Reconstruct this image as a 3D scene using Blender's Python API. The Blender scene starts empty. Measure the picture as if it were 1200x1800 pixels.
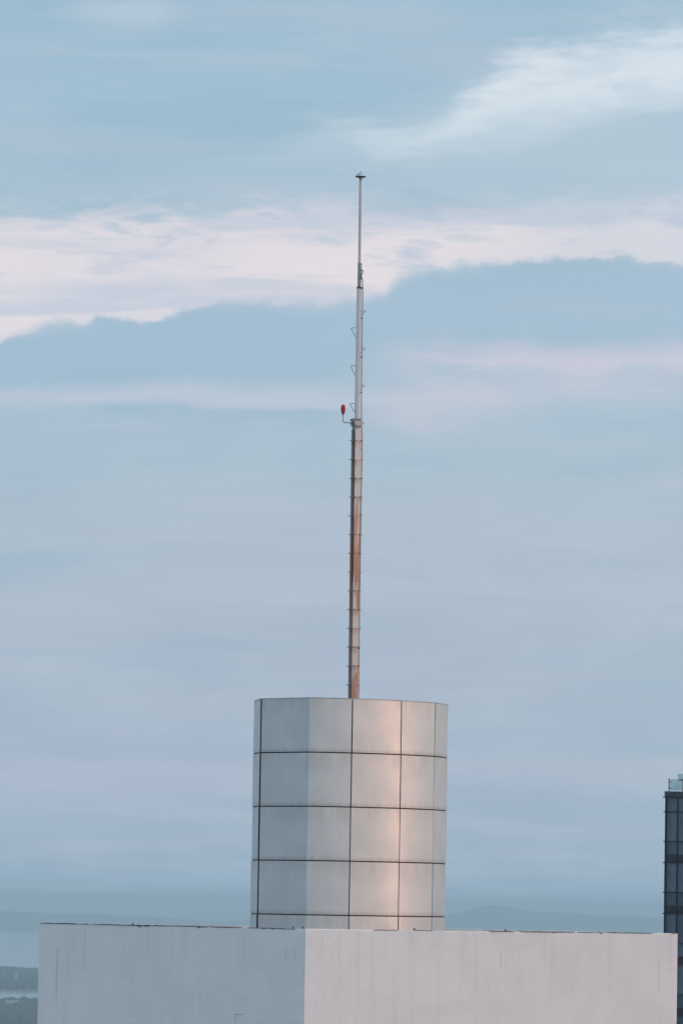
import bpy, bmesh, math, random
from mathutils import Vector, Matrix

random.seed(7)
R = math.radians
sc = bpy.context.scene
C = sc.collection

# ------------------------------------------------------------------ camera
F = 9000.0                    # focal length in photograph pixels (1200 x 1800)
HZ = 1585.0                   # row of the true horizon in the middle column
ROLL = 0.017
PITCH = math.atan((HZ - 900.0) / F)
CAM = Vector((0.0, 0.0, 150.0))
fwd = Vector((0, math.cos(PITCH), math.sin(PITCH)))
r0 = Vector((1, 0, 0)); u0 = r0.cross(fwd)
rt = r0 * math.cos(ROLL) + u0 * math.sin(ROLL)
up = u0 * math.cos(ROLL) - r0 * math.sin(ROLL)
cd = bpy.data.cameras.new('camera'); cam = bpy.data.objects.new('camera', cd); C.objects.link(cam)
cam.matrix_world = Matrix(((rt.x, up.x, -fwd.x, CAM.x), (rt.y, up.y, -fwd.y, CAM.y),
                           (rt.z, up.z, -fwd.z, CAM.z), (0, 0, 0, 1)))
cd.sensor_fit = 'VERTICAL'; cd.sensor_height = 36.0; cd.sensor_width = 24.0
cd.lens = F / 1800.0 * 36.0
cd.clip_start = 1.0; cd.clip_end = 200000.0
sc.camera = cam

def at(px, py, Y):
    """the world point at depth Y seen in photograph pixel px, py"""
    d = fwd + rt * ((px - 600.0) / F) + up * ((900.0 - py) / F)
    return CAM + d * (Y / d.y)

def lin(r, g, b):
    f = lambda c: (c / 255 / 12.92) if c / 255 <= 0.04045 else ((c / 255 + 0.055) / 1.055) ** 2.4
    return (f(r), f(g), f(b), 1.0)

# ------------------------------------------------------------------ node helpers
class NT:
    def __init__(s, tree): s.t = tree; s.n = tree.nodes; s.l = tree.links
    def put(s, sock, v):
        if v is None: return
        if hasattr(v, 'is_output'): s.l.new(v, sock)
        else: sock.default_value = v
    def m(s, op, a, b=None, c=None, clamp=False):
        n = s.n.new('ShaderNodeMath'); n.operation = op; n.use_clamp = clamp
        for i, v in enumerate((a, b, c)): s.put(n.inputs[i], v)
        return n.outputs[0]
    def comb(s, x, y, z=0.0):
        n = s.n.new('ShaderNodeCombineXYZ')
        for i, v in enumerate((x, y, z)): s.put(n.inputs[i], v)
        return n.outputs[0]
    def sep(s, v):
        n = s.n.new('ShaderNodeSeparateXYZ'); s.put(n.inputs[0], v); return n.outputs
    def noise(s, vec, scale=1.0, detail=4.0, rough=0.5, dist=0.0):
        n = s.n.new('ShaderNodeTexNoise'); s.put(n.inputs['Vector'], vec)
        n.inputs['Scale'].default_value = scale; n.inputs['Detail'].default_value = detail
        n.inputs['Roughness'].default_value = rough; n.inputs['Distortion'].default_value = dist
        return n.outputs[0]
    def rng(s, v, a, b, c=0.0, d=1.0, smooth=True):
        n = s.n.new('ShaderNodeMapRange'); n.interpolation_type = 'SMOOTHSTEP' if smooth else 'LINEAR'
        s.put(n.inputs[0], v)
        for i, q in enumerate((a, b, c, d)): s.put(n.inputs[i + 1], q)
        return n.outputs[0]
    def mix(s, f, a, b, mode='MIX'):
        n = s.n.new('ShaderNodeMix'); n.data_type = 'RGBA'; n.blend_type = mode
        s.put(n.inputs[0], f); s.put(n.inputs[6], a); s.put(n.inputs[7], b)
        return n.outputs[2]
    def ramp(s, v, stops, interp='LINEAR'):
        n = s.n.new('ShaderNodeValToRGB'); s.put(n.inputs[0], v); cr = n.color_ramp; cr.interpolation = interp
        while len(cr.elements) < len(stops): cr.elements.new(0.5)
        for e, (p, c) in zip(cr.elements, stops): e.position = p; e.color = c
        return n.outputs[0]
    def curve(s, x, pts):
        """piecewise smooth curve over x in 0..1, y in 0..1"""
        n = s.n.new('ShaderNodeFloatCurve'); s.put(n.inputs['Value'], x); cv = n.mapping.curves[0]
        while len(cv.points) < len(pts): cv.points.new(0.5, 0.5)
        for p, (a, b) in zip(cv.points, pts): p.location = (a, b)
        n.mapping.update(); return n.outputs[0]

# ------------------------------------------------------------------ sky
SUN_AZ = R(102.0)             # clockwise from the viewing direction: low on the right
SUN_EL = R(5.0)
world = bpy.data.worlds.new('World'); sc.world = world; world.use_nodes = True
w = NT(world.node_tree); w.n.clear()
wout = w.n.new('ShaderNodeOutputWorld'); bg = w.n.new('ShaderNodeBackground')
w.l.new(bg.outputs[0], wout.inputs[0]); bg.inputs['Strength'].default_value = 0.1
nis = w.n.new('ShaderNodeTexSky'); nis.sky_type = 'NISHITA'; nis.sun_disc = False
nis.sun_elevation = SUN_EL; nis.sun_rotation = SUN_AZ; nis.altitude = 150.0
nis.air_density = 1.0; nis.dust_density = 2.0; nis.ozone_density = 1.5
tc = w.n.new('ShaderNodeTexCoord')
dx, dy, dz = w.sep(tc.outputs['Generated'])
az = w.m('ARCTAN2', dx, dy)                       # azimuth from the viewing direction
el = w.m('ARCSINE', w.m('MAXIMUM', w.m('MINIMUM', dz, 1.0), -1.0))
U = w.m('MULTIPLY', az, F)
V = w.m('MULTIPLY', el, F)
tilt = w.m('MULTIPLY', w.m('MAXIMUM', w.m('MINIMUM', U, 1200.0), -1200.0), ROLL)
X = w.m('ADD', w.m('MULTIPLY_ADD', w.m('MINIMUM', V, 3000.0), ROLL, U), 600.0)
Y = w.m('ADD', w.m('SUBTRACT', HZ, V), tilt)
nx = w.m('DIVIDE', X, 1200.0, clamp=True)
ny = w.m('DIVIDE', Y, 1800.0, clamp=True)
def pc(pts, lo, hi):
    """curve of sky rows over columns -> (node, in rows)"""
    c = w.curve(nx, [(a / 1200.0, (b - lo) / (hi - lo)) for a, b in pts])
    return w.m('MULTIPLY_ADD', c, hi - lo, lo)
n_broad = w.m('SUBTRACT', w.noise(w.comb(w.m('DIVIDE', X, 420.0), w.m('DIVIDE', Y, 150.0)), 1.0, 6, 0.55, 0.3), 0.5)
n_wisp = w.m('SUBTRACT', w.noise(w.comb(w.m('DIVIDE', X, 165.0), w.m('DIVIDE', Y, 40.0), 3.1), 1.0, 7, 0.58, 0.25), 0.5)
n_puff = w.m('SUBTRACT', w.noise(w.comb(w.m('DIVIDE', X, 85.0), w.m('DIVIDE', Y, 70.0), 7.7), 1.0, 8, 0.6), 0.5)
n_streak = w.m('SUBTRACT', w.noise(w.comb(w.m('DIVIDE', X, 800.0), w.m('DIVIDE', Y, 70.0), 11.3), 1.0, 5, 0.5, 0.4), 0.5)

veil = w.ramp(ny, [(0.00, lin(156, 187, 207)), (0.10, lin(159, 189, 208)), (0.20, lin(163, 190, 207)),
                   (0.34, lin(165, 190, 209)), (0.45, lin(167, 190, 206)), (0.52, lin(172, 188, 205)),
                   (0.62, lin(169, 185, 203)), (0.74, lin(165, 183, 202)), (0.82, lin(158, 180, 200)), (0.865, lin(150, 177, 198)),
                   (0.90, lin(142, 177, 202))])
veil = w.mix(w.m('ADD', w.rng(n_broad, -0.15, 0.25, 0.0, 0.30), w.rng(n_wisp, 0.0, 0.2, 0.0, 0.14)), veil, lin(186, 203, 217))
veil = w.mix(w.rng(n_streak, 0.0, 0.18, 0.0, 0.40), veil, lin(184, 194, 211))
veil = w.mix(w.rng(n_streak, -0.01, -0.17, 0.0, 0.42), veil, lin(152, 184, 202))

def band(top, bot, s_top, s_bot, a_top, a_bot, lo=0, hi=900, nt=None, nb=None):
    t = w.m('SUBTRACT', w.m('MULTIPLY_ADD', nt or n_wisp, a_top, Y), pc(top, lo, hi))
    b = w.m('SUBTRACT', pc(bot, lo, hi), w.m('MULTIPLY_ADD', nb or n_puff, a_bot, Y))
    sb = w.m('MULTIPLY', w.rng(n_broad, -0.12, 0.14, 0.5, 2.2), s_bot)          # edges vary from crisp to torn
    return w.m('MULTIPLY', w.rng(t, -s_top, s_top), w.rng(b, w.m('MULTIPLY', sb, -1.0), sb))

# bright cirrus bank, upper right
mA = band([(0, 240), (480, 244), (620, 236), (760, 224), (830, 182), (900, 122), (980, 88), (1090, 74), (1200, 58)],
          [(0, 244), (480, 244), (600, 250), (760, 256), (890, 222), (1000, 208), (1100, 196), (1200, 182)],
          34, 34, 130, 140, 0, 600, n_wisp, n_wisp)
mA = w.m('MULTIPLY', mA, w.rng(w.m('MULTIPLY_ADD', n_broad, 160.0, X), 520.0, 680.0))
mA = w.m('MULTIPLY', mA, w.rng(w.m('ADD', n_broad, w.m('MULTIPLY', n_wisp, 0.7)), -0.18, 0.05, 0.5, 1.0))
# its thin veil below and to the left
mA2 = band([(0, 330), (380, 280), (520, 222), (700, 200), (850, 130), (1000, 80), (1200, 30)],
           [(0, 335), (380, 300), (600, 300), (800, 330), (1000, 360), (1200, 370)],
           60, 60, 330, 330, 0, 600, n_broad, n_broad)
# long pink-white band
topB = [(0, 392), (120, 386), (260, 384), (340, 370), (420, 372), (560, 380), (700, 384), (800, 392), (900, 378), (1000, 374), (1200, 366)]
botB = [(0, 604), (60, 588), (110, 570), (160, 572), (185, 560), (270, 562), (330, 549), (430, 536), (520, 533), (620, 530),
        (680, 514), (705, 496), (745, 475), (820, 470), (900, 464), (1000, 462), (1130, 460), (1200, 468)]
mB = band(topB, botB, 40, 8, 230, 62, 300, 700, n_wisp, n_puff)
mB = w.m('MULTIPLY', mB, w.rng(X, 650.0, 1150.0, 1.0, 0.8))
mBsoft = band(topB, botB, 56, 20, 300, 48, 300, 700, n_broad, n_puff)
dtop = w.m('SUBTRACT', Y, pc(topB, 300, 700))
greyB = w.m('MULTIPLY', w.rng(n_wisp, -0.01, 0.17), w.m('MAXIMUM', w.rng(dtop, 150.0, 25.0, 0.25, 0.95), w.rng(X, 700.0, 1000.0, 0.0, 0.8)))
greyB = w.m('MAXIMUM', greyB, w.m('MULTIPLY', w.rng(n_streak, 0.0, 0.15), 0.6))
colB = w.mix(w.rng(Y, 380.0, 560.0), lin(229, 220, 226), lin(219, 217, 226))
colB = w.mix(w.rng(n_broad, -0.2, 0.2), colB, lin(231, 223, 226))
colB = w.mix(w.rng(X, 820.0, 1200.0, 0.0, 0.55), colB, lin(212, 216, 225))
colB = w.mix(greyB, colB, lin(186, 199, 216))
# dark cloud bank whose bumpy crest is the lower edge of the band
mD = w.m('MULTIPLY', w.rng(w.m('SUBTRACT', Y, pc(botB, 300, 700)), 0.0, 26.0), w.rng(w.m('SUBTRACT', Y, pc(botB, 300, 700)), 210.0, 40.0))
# weak pink bands below
mC = band([(0, 640), (560, 640), (700, 622), (850, 604), (1000, 604), (1200, 608)],
          [(0, 642), (560, 648), (700, 652), (850, 650), (960, 672), (1080, 678), (1200, 664)], 34, 30, 170, 140, 300, 900, n_broad, n_wisp)
mC = w.m('MULTIPLY', mC, w.rng(X, 590.0, 800.0))
mC2 = band([(0, 700), (600, 690), (760, 684), (900, 690), (1200, 700)],
           [(0, 705), (600, 730), (760, 752), (900, 728), (1200, 702)], 34, 36, 170, 140, 300, 900, n_broad, n_wisp)
mC2 = w.m('MULTIPLY', mC2, w.m('MULTIPLY', w.rng(X, 560.0, 760.0), w.rng(X, 1080.0, 860.0)))
mE = band([(0, 700), (120, 690), (250, 676), (400, 680), (600, 686), (700, 690), (1200, 700)],
          [(0, 716), (150, 714), (250, 711), (420, 716), (600, 722), (700, 716), (1200, 702)], 18, 12, 90, 50, 300, 900, n_broad, n_wisp)
mE = w.m('MULTIPLY', mE, w.rng(X, 980.0, 640.0))
# small pale tuft at the top left
mF = w.m('MULTIPLY', w.rng(w.m('MULTIPLY_ADD', n_wisp, 70.0, w.m('ABSOLUTE', w.m('SUBTRACT', Y, 24.0))), 40.0, 0.0),
         w.rng(w.m('MULTIPLY_ADD', n_broad, 160.0, w.m('ABSOLUTE', w.m('SUBTRACT', X, 230.0))), 130.0, 20.0))

sky = w.mix(w.m('MULTIPLY', mD, 0.55), veil, lin(160, 188, 209))
sky = w.mix(w.m('MULTIPLY', mA2, 0.45), sky, lin(188, 206, 219))
sky = w.mix(w.m('MULTIPLY', mBsoft, 0.5), sky, lin(203, 209, 221))
sky = w.mix(w.m('MULTIPLY', mA, 0.95), sky, lin(215, 226, 234))
sky = w.mix(w.m('MULTIPLY', mB, w.rng(n_broad, -0.2, 0.1, 0.78, 0.94)), sky, colB)
sky = w.mix(w.m('MULTIPLY', mC, 0.88), sky, lin(203, 203, 217))
sky = w.mix(w.m('MULTIPLY', mC2, 0.75), sky, lin(199, 201, 215))
sky = w.mix(w.m('MULTIPLY', mE, 0.6), sky, lin(199, 204, 217))
sky = w.mix(w.m('MULTIPLY', mF, 0.4), sky, lin(200, 212, 222))
# high cloud covers most of the clear dusk sky
sky10 = w.mix(1.0, sky, (9.7, 9.75, 9.9, 1), 'MULTIPLY')
nis_part = w.mix(1.0, nis.outputs[0], (0.10, 0.10, 0.10, 1), 'MULTIPLY')
# the cloud veil scatters the low sun forward: it glows warmer the nearer it lies to the sun
sdot = w.n.new('ShaderNodeVectorMath'); sdot.operation = 'DOT_PRODUCT'; w.l.new(tc.outputs['Generated'], sdot.inputs[0])
sdot.inputs[1].default_value = (math.sin(SUN_AZ) * math.cos(SUN_EL), math.cos(SUN_AZ) * math.cos(SUN_EL), math.sin(SUN_EL))
glow = w.mix(w.rng(sdot.outputs['Value'], -0.25, 0.72), (0, 0, 0, 1), (5.0, 3.4, 2.2, 1))
sky10 = w.mix(1.0, sky10, glow, 'ADD')
w.l.new(w.mix(1.0, sky10, nis_part, 'ADD'), bg.inputs['Color'])
world.cycles.sampling_method = 'MANUAL'; world.cycles.sample_map_resolution = 512

# ------------------------------------------------------------------ sun (veiled, very low, from the right)
sd = bpy.data.lights.new('sun', 'SUN'); sun = bpy.data.objects.new('sun', sd); C.objects.link(sun)
sd.energy = 0.44; sd.angle = R(26.0); sd.color = (1.0, 0.47, 0.30)
to_sun = Vector((math.sin(SUN_AZ) * math.cos(SUN_EL), math.cos(SUN_AZ) * math.cos(SUN_EL), math.sin(SUN_EL)))
sun.rotation_euler = (-to_sun).to_track_quat('-Z', 'Y').to_euler()
sun.location = (60, 60, 220)

sc.view_settings.view_transform = 'Standard'; sc.view_settings.look = 'None'
sc.view_settings.exposure = 0.0; sc.view_settings.gamma = 1.0; sc.view_settings.use_curve_mapping = False
sc.render.engine = 'CYCLES'
sc.cycles.use_denoising = True
sc.cycles.max_bounces = 8; sc.cycles.volume_bounces = 2; sc.cycles.transparent_max_bounces = 16
sc.render.film_transparent = False

# ------------------------------------------------------------------ materials
def mat(name, base=(0.5, 0.5, 0.5), rough=0.6, metal=0.0, spec=0.5):
    m = bpy.data.materials.new(name); m.use_nodes = True
    t = NT(m.node_tree); b = t.n['Principled BSDF']
    b.inputs['Base Color'].default_value = (*base, 1); b.inputs['Roughness'].default_value = rough
    b.inputs['Metallic'].default_value = metal; b.inputs['Specular IOR Level'].default_value = spec
    return m, t, b
def ocoord(t): return t.n.new('ShaderNodeTexCoord').outputs['Object']
def scaled(t, v, s):
    n = t.n.new('ShaderNodeVectorMath'); n.operation = 'MULTIPLY'; t.put(n.inputs[0], v); n.inputs[1].default_value = s
    return n.outputs[0]
def added(t, v, s):
    n = t.n.new('ShaderNodeVectorMath'); n.operation = 'ADD'; t.put(n.inputs[0], v); t.put(n.inputs[1], s)
    return n.outputs[0]
def bump(t, b, h, strength, dist):
    n = t.n.new('ShaderNodeBump'); n.inputs['Strength'].default_value = strength; n.inputs['Distance'].default_value = dist
    t.put(n.inputs['Height'], h); t.l.new(n.outputs[0], b.inputs['Normal'])
MATS = {}
def worn(key, base, dark, rough, metal=0.0, scale=(6, 6, 6), lo=0.45, hi=0.75, amt=0.6, spec=0.5):
    """a colour with noise-shaped wear of a second colour"""
    m, t, b = mat(key, base, rough, metal, spec)
    o = ocoord(t); n = t.noise(scaled(t, o, scale), 1.0, 6, 0.6)
    t.put(b.inputs['Base Color'], t.mix(t.rng(n, lo, hi, 0.0, amt), (*base, 1), (*dark, 1)))
    t.put(b.inputs['Roughness'], t.rng(n, 0.2, 0.9, rough * 0.8, min(1, rough * 1.25)))
    MATS[key] = m; return m

def plaster():
    m, t, b = mat('painted_plaster', (0.75, 0.75, 0.75), 0.85, 0, 0.25)
    o = ocoord(t); x, y, z = t.sep(o)                      # origin: the corner of the parapet, z = 0 at its top
    drip = t.noise(scaled(t, o, (5.0, 5.0, 0.22)), 1.0, 6, 0.6)
    fine = t.noise(scaled(t, o, (16.0, 16.0, 0.8)), 1.0, 5, 0.65)
    blot = t.noise(scaled(t, o, (0.7, 0.7, 0.9)), 1.0, 5, 0.55, 0.6)
    spot = t.noise(scaled(t, o, (4.5, 4.5, 5.5)), 1.0, 8, 0.75, 1.4)
    c = t.mix(t.rng(blot, 0.35, 0.7), (0.88, 0.875, 0.89, 1), (0.82, 0.82, 0.84, 1))
    c = t.mix(t.rng(drip, 0.50, 0.78, 0.0, 0.34), c, (0.70, 0.72, 0.73, 1))
    c = t.mix(t.rng(fine, 0.56, 0.8, 0.0, 0.2), c, (0.70, 0.70, 0.69, 1))
    c = t.mix(t.rng(fine, 0.44, 0.2, 0.0, 0.30), c, (0.9, 0.9, 0.89, 1))
    c = t.mix(t.rng(spot, 0.62, 0.74, 0.0, 0.22), c, (0.52, 0.54, 0.55, 1))
    # water runs that start at the parapet edge
    run = t.noise(t.comb(t.m('MULTIPLY', x, 5.0), 0.0, t.m('MULTIPLY', z, 0.25)), 1.0, 6, 0.65)
    c = t.mix(t.m('MULTIPLY', t.rng(run, 0.52, 0.72), t.rng(z, -1.3, 0.0, 0.0, 0.2)), c, (0.46, 0.47, 0.48, 1))
    # four narrow stain lines with a shape of their own: (distance along both faces, top, bottom)
    s = x                                                  # grows to the right on both faces
    for (s0, z0, z1, wd, k) in PLASTER_LINES:
        wob = t.m('MULTIPLY_ADD', t.m('SUBTRACT', t.noise(t.comb(0.0, 0.0, z), 3.0, 4, 0.6), 0.5), 0.05, s)
        a = t.rng(t.m('ABSOLUTE', t.m('SUBTRACT', wob, s0)), wd, wd * 0.2)
        h = t.m('MULTIPLY', t.rng(z, z1 - 0.15, z1 + 0.2), t.rng(z, z0 + 0.02, z0 - 0.15))
        c = t.mix(t.m('MULTIPLY', t.m('MULTIPLY', a, h), k), c, (0.30, 0.32, 0.33, 1))
    t.put(b.inputs['Base Color'], c)
    bump(t, b, t.m('ADD', t.m('MULTIPLY', spot, 0.6), t.noise(scaled(t, o, (9, 9, 9)), 1.0, 6, 0.65)), 0.35, 0.03)
    return m
PLASTER_LINES = []            # filled in once the building's corner is known

def panel_metal():
    m, t, b = mat('aluminium_panel', (0.6, 0.61, 0.62), 0.5, 0.9)
    o = ocoord(t); x, y, z = t.sep(o)                      # panel origin: its lower edge, z up to about 1.15
    rnd = t.n.new('ShaderNodeObjectInfo').outputs['Random']
    p = added(t, o, t.comb(t.m('MULTIPLY', rnd, 37.0), t.m('MULTIPLY', rnd, 91.0), 0.0))
    streak = t.noise(scaled(t, p, (3.4, 3.4, 0.4)), 1.0, 6, 0.62)
    cloud = t.noise(scaled(t, p, (1.1, 1.1, 1.4)), 1.0, 4, 0.5)
    fine = t.noise(scaled(t, p, (24, 24, 3)), 1.0, 4, 0.6)
    c = t.mix(t.rng(cloud, 0.3, 0.7), (0.70, 0.705, 0.71, 1), (0.65, 0.66, 0.67, 1))
    c = t.mix(t.rng(fine, 0.5, 0.8, 0.0, 0.25), c, (0.50, 0.50, 0.50, 1))
    topd = t.m('MULTIPLY', t.rng(streak, 0.30, 0.66), t.rng(z, 0.60, 1.16, 0.0, 0.27))
    c = t.mix(topd, c, (0.45, 0.41, 0.38, 1))              # grime washed out of the joint above
    botd = t.m('MULTIPLY', t.rng(fine, 0.2, 0.6), t.rng(z, 0.12, 0.0, 0.0, 0.5))
    c = t.mix(botd, c, (0.36, 0.33, 0.30, 1))
    t.put(b.inputs['Base Color'], c)
    t.put(b.inputs['Roughness'], t.rng(t.m('ADD', cloud, t.m('MULTIPLY', topd, 0.6)), 0.3, 0.9, 0.43, 0.51))
    bump(t, b, t.noise(scaled(t, p, (1.6, 1.6, 1.2)), 1.0, 2, 0.4), 0.07, 0.12)
    return m

def rusty_paint(key, paint, amount, bands=True):
    m, t, b = mat(key, paint, 0.6, 0.0)
    o = ocoord(t); x, y, z = t.sep(o)
    big = t.noise(scaled(t, o, (4.0, 4.0, 0.55)), 1.0, 5, 0.6, 0.4)
    run = t.noise(scaled(t, o, (34.0, 34.0, 0.9)), 1.0, 6, 0.65)
    fine = t.noise(scaled(t, o, (60, 60, 30)), 1.0, 5, 0.65)
    if bands:                                              # rusted lengths of the beam, by height in metres
        reg = t.m('MULTIPLY_ADD', t.curve(t.m('DIVIDE', z, 6.2), [(0, .85), (.09, .78), (.17, .48), (.29, .48), (.33, .68), (.38, .88), (.56, .84), (.60, .74), (.72, .68), (.78, .36), (1, .36)]), 0.34, amount - 0.20)
    else: reg = amount
    rust = t.rng(t.m('ADD', t.m('ADD', t.m('MULTIPLY', big, 0.6), t.m('MULTIPLY', run, 0.4)), t.m('SUBTRACT', reg, 0.5)), 0.47, 0.58)
    # rust bleeding from each step bar (0.4 m apart)
    ph = t.m('FRACT', t.m('DIVIDE', t.m('SUBTRACT', z, RUNG_Z0), RUNG_DZ))
    bleed = t.m('MULTIPLY', t.rng(ph, 0.45, 1.0), t.rng(run, 0.38, 0.60)) if bands else 0.0
    near = t.m('MULTIPLY', t.m('ADD', t.rng(ph, 0.90, 1.0), t.rng(ph, 0.06, 0.0)), t.rng(fine, 0.35, 0.6)) if bands else 0.0
    rust = t.m('MAXIMUM', rust, t.m('MAXIMUM', t.m('MULTIPLY', bleed, 0.8), near), clamp=True)
    rc = t.mix(t.rng(fine, 0.3, 0.7), (0.56, 0.25, 0.14, 1), (0.38, 0.16, 0.10, 1))
    rc = t.mix(t.rng(big, 0.4, 0.65), rc, (0.66, 0.36, 0.23, 1))
    c = t.mix(t.rng(run, 0.4, 0.8, 0.0, 0.5), (*paint, 1), (paint[0] * .78, paint[1] * .74, paint[2] * .7, 1))
    t.put(b.inputs['Base Color'], t.mix(rust, c, rc))
    t.put(b.inputs['Roughness'], t.rng(rust, 0.0, 1.0, 0.5, 0.9))
    bump(t, b, fine, 0.3, 0.004)
    return m

# ------------------------------------------------------------------ mesh helpers
def mesh(name, verts, faces, m=None, parent=None, smooth=None, origin=None):
    if origin is not None: verts = [Vector(v) - origin for v in verts]
    me = bpy.data.meshes.new(name); me.from_pydata([tuple(v) for v in verts], [], faces)
    bm = bmesh.new(); bm.from_mesh(me); bmesh.ops.recalc_face_normals(bm, faces=bm.faces); bm.to_mesh(me); bm.free()
    if smooth is not None:
        for p in me.polygons: p.use_smooth = True
        me.set_sharp_from_angle(angle=R(smooth))
    if m: me.materials.append(m)
    return link(name, me, parent, origin)
def link(name, me, parent=None, loc=None):
    o = bpy.data.objects.new(name, me); C.objects.link(o)
    if parent is not None:
        o.parent = parent
        o.location = (loc if loc is not None else Vector()) - wpos(parent)
    elif loc is not None: o.location = loc
    return o
def wpos(o):
    return o.location + (wpos(o.parent) if o.parent else Vector())
def empty(name, loc):
    o = bpy.data.objects.new(name, None); C.objects.link(o); o.location = loc; o.empty_display_size = 0.3; return o
def tag(o, label, cat, group=None):
    o['label'] = label; o['category'] = cat
    if group: o['group'] = group
    return o
def kind(o, k): o['kind'] = k; return o
class MB:
    def __init__(s): s.v = []; s.f = []
    def add(s, v, f):
        k = len(s.v); s.v += [Vector(q) for q in v]; s.f += [tuple(i + k for i in q) for q in f]; return s
    def box(s, c, ax, ay, az):
        """box of half axes (vectors)"""
        c = Vector(c); v = [c + ax * i + ay * j + az * k for k in (-1, 1) for j in (-1, 1) for i in (-1, 1)]
        return s.add(v, [(0, 1, 3, 2), (4, 6, 7, 5), (0, 4, 5, 1), (2, 3, 7, 6), (0, 2, 6, 4), (1, 5, 7, 3)])
    def bx(s, x0, x1, y0, y1, z0, z1):
        return s.box(((x0 + x1) / 2, (y0 + y1) / 2, (z0 + z1) / 2), Vector(((x1 - x0) / 2, 0, 0)), Vector((0, (y1 - y0) / 2, 0)), Vector((0, 0, (z1 - z0) / 2)))
    def tube(s, pts, rad, n=10, caps=True):
        pts = [Vector(p) for p in pts]; rad = rad if isinstance(rad, (list, tuple)) else [rad] * len(pts)
        vs = []; ref = None
        for i, p in enumerate(pts):
            d = (pts[min(i + 1, len(pts) - 1)] - pts[max(i - 1, 0)]).normalized()
            if ref is None: ref = Vector((1, 0, 0)) if abs(d.x) < 0.8 else Vector((0, 0, 1))
            a = (ref - d * ref.dot(d)).normalized(); b = d.cross(a); ref = a
            vs += [p + (a * math.cos(2 * math.pi * k / n) + b * math.sin(2 * math.pi * k / n)) * rad[i] for k in range(n)]
        fs = [(i * n + k, i * n + (k + 1) % n, (i + 1) * n + (k + 1) % n, (i + 1) * n + k) for i in range(len(pts) - 1) for k in range(n)]
        if caps: fs += [tuple(range(n))[::-1], tuple((len(pts) - 1) * n + k for k in range(n))]
        return s.add(vs, fs)
    def lathe(s, base, prof, n=20, axis=Vector((0, 0, 1))):
        """profile of (radius, height) turned about the axis"""
        base = Vector(base)
        a = Vector((1, 0, 0)); a = (a - axis * a.dot(axis)).normalized(); b = axis.cross(a)
        vs = [base + axis * h + (a * math.cos(2 * math.pi * k / n) + b * math.sin(2 * math.pi * k / n)) * max(r, 1e-4) for r, h in prof for k in range(n)]
        fs = [(i * n + k, i * n + (k + 1) % n, (i + 1) * n + (k + 1) % n, (i + 1) * n + k) for i in range(len(prof) - 1) for k in range(n)]
        fs += [tuple(range(n))[::-1], tuple((len(prof) - 1) * n + k for k in range(n))]
        return s.add(vs, fs)
    def build(s, name, m, parent=None, smooth=None, origin=None): return mesh(name, s.v, s.f, m, parent, smooth, origin)

Zv = Vector((0, 0, 1))

# ================================================================== the setting: ground, lake, river, hills
gm, gt, gb = mat('far_ground', (0.06, 0.08, 0.05), 0.95, 0, 0.1)
g_o = ocoord(gt)
gn = gt.noise(scaled(gt, g_o, (0.004, 0.0012, 0.0)), 1.0, 8, 0.6)
city = gt.rng(gt.m('SQRT', gt.m('ADD', gt.m('POWER', gt.sep(g_o)[0], 2.0), gt.m('POWER', gt.sep(g_o)[1], 2.0))), 3600.0, 2400.0)
g_col = (gt.ramp(gn, [(0.3, (0.20, 0.22, 0.19, 1)), (0.5, (0.28, 0.29, 0.27, 1)), (0.65, (0.34, 0.34, 0.33, 1)), (0.75, (0.40, 0.40, 0.39, 1))]))
g_cn = gt.noise(scaled(gt, g_o, (0.03, 0.03, 0.0)), 1.0, 6, 0.65)
gt.put(gb.inputs['Base Color'], gt.mix(city, g_col, gt.ramp(g_cn, [(0.3, (0.16, 0.16, 0.155, 1)), (0.5, (0.27, 0.265, 0.26, 1)), (0.7, (0.36, 0.35, 0.34, 1))])))
wm, wt, wb = mat('river_water', (0.19, 0.22, 0.23), 0.12, 0, 0.5)
w_o = ocoord(wt); bump(wt, wb, wt.noise(scaled(wt, w_o, (0.05, 0.03, 0.05)), 1.0, 4, 0.6), 0.15, 0.5)
def sheet(name, outline, z, m):
    return kind(mesh(name, [(x, y, z) for x, y in outline], [tuple(range(len(outline)))], m), 'structure')
sheet('ground', [(-48000, -12000), (48000, -12000), (48000, 48000), (-48000, 48000)], 0.0, gm)
def shore(x0, x1, y, amp, n, seed):
    rr = random.Random(seed); ph = [rr.uniform(0, 6.28) for _ in range(6)]
    return [(x0 + (x1 - x0) * i / n, y + amp * sum(math.sin((x0 + (x1 - x0) * i / n) / (5200 / (k + 1) ** 1.3) + ph[k]) / (k + 1) for k in range(6))) for i in range(n + 1)]
near = shore(-30000, 30000, 10250, 130, 160, 3)
sheet('lake', near + [(30000, 36000), (-30000, 36000)], 0.6, wm)
rn = shore(-14000, 14000, 7330, 18, 160, 5); rf = shore(-14000, 14000, 8120, 34, 160, 9)
sheet('river', rn + rf[::-1], 0.6, wm)

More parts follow.
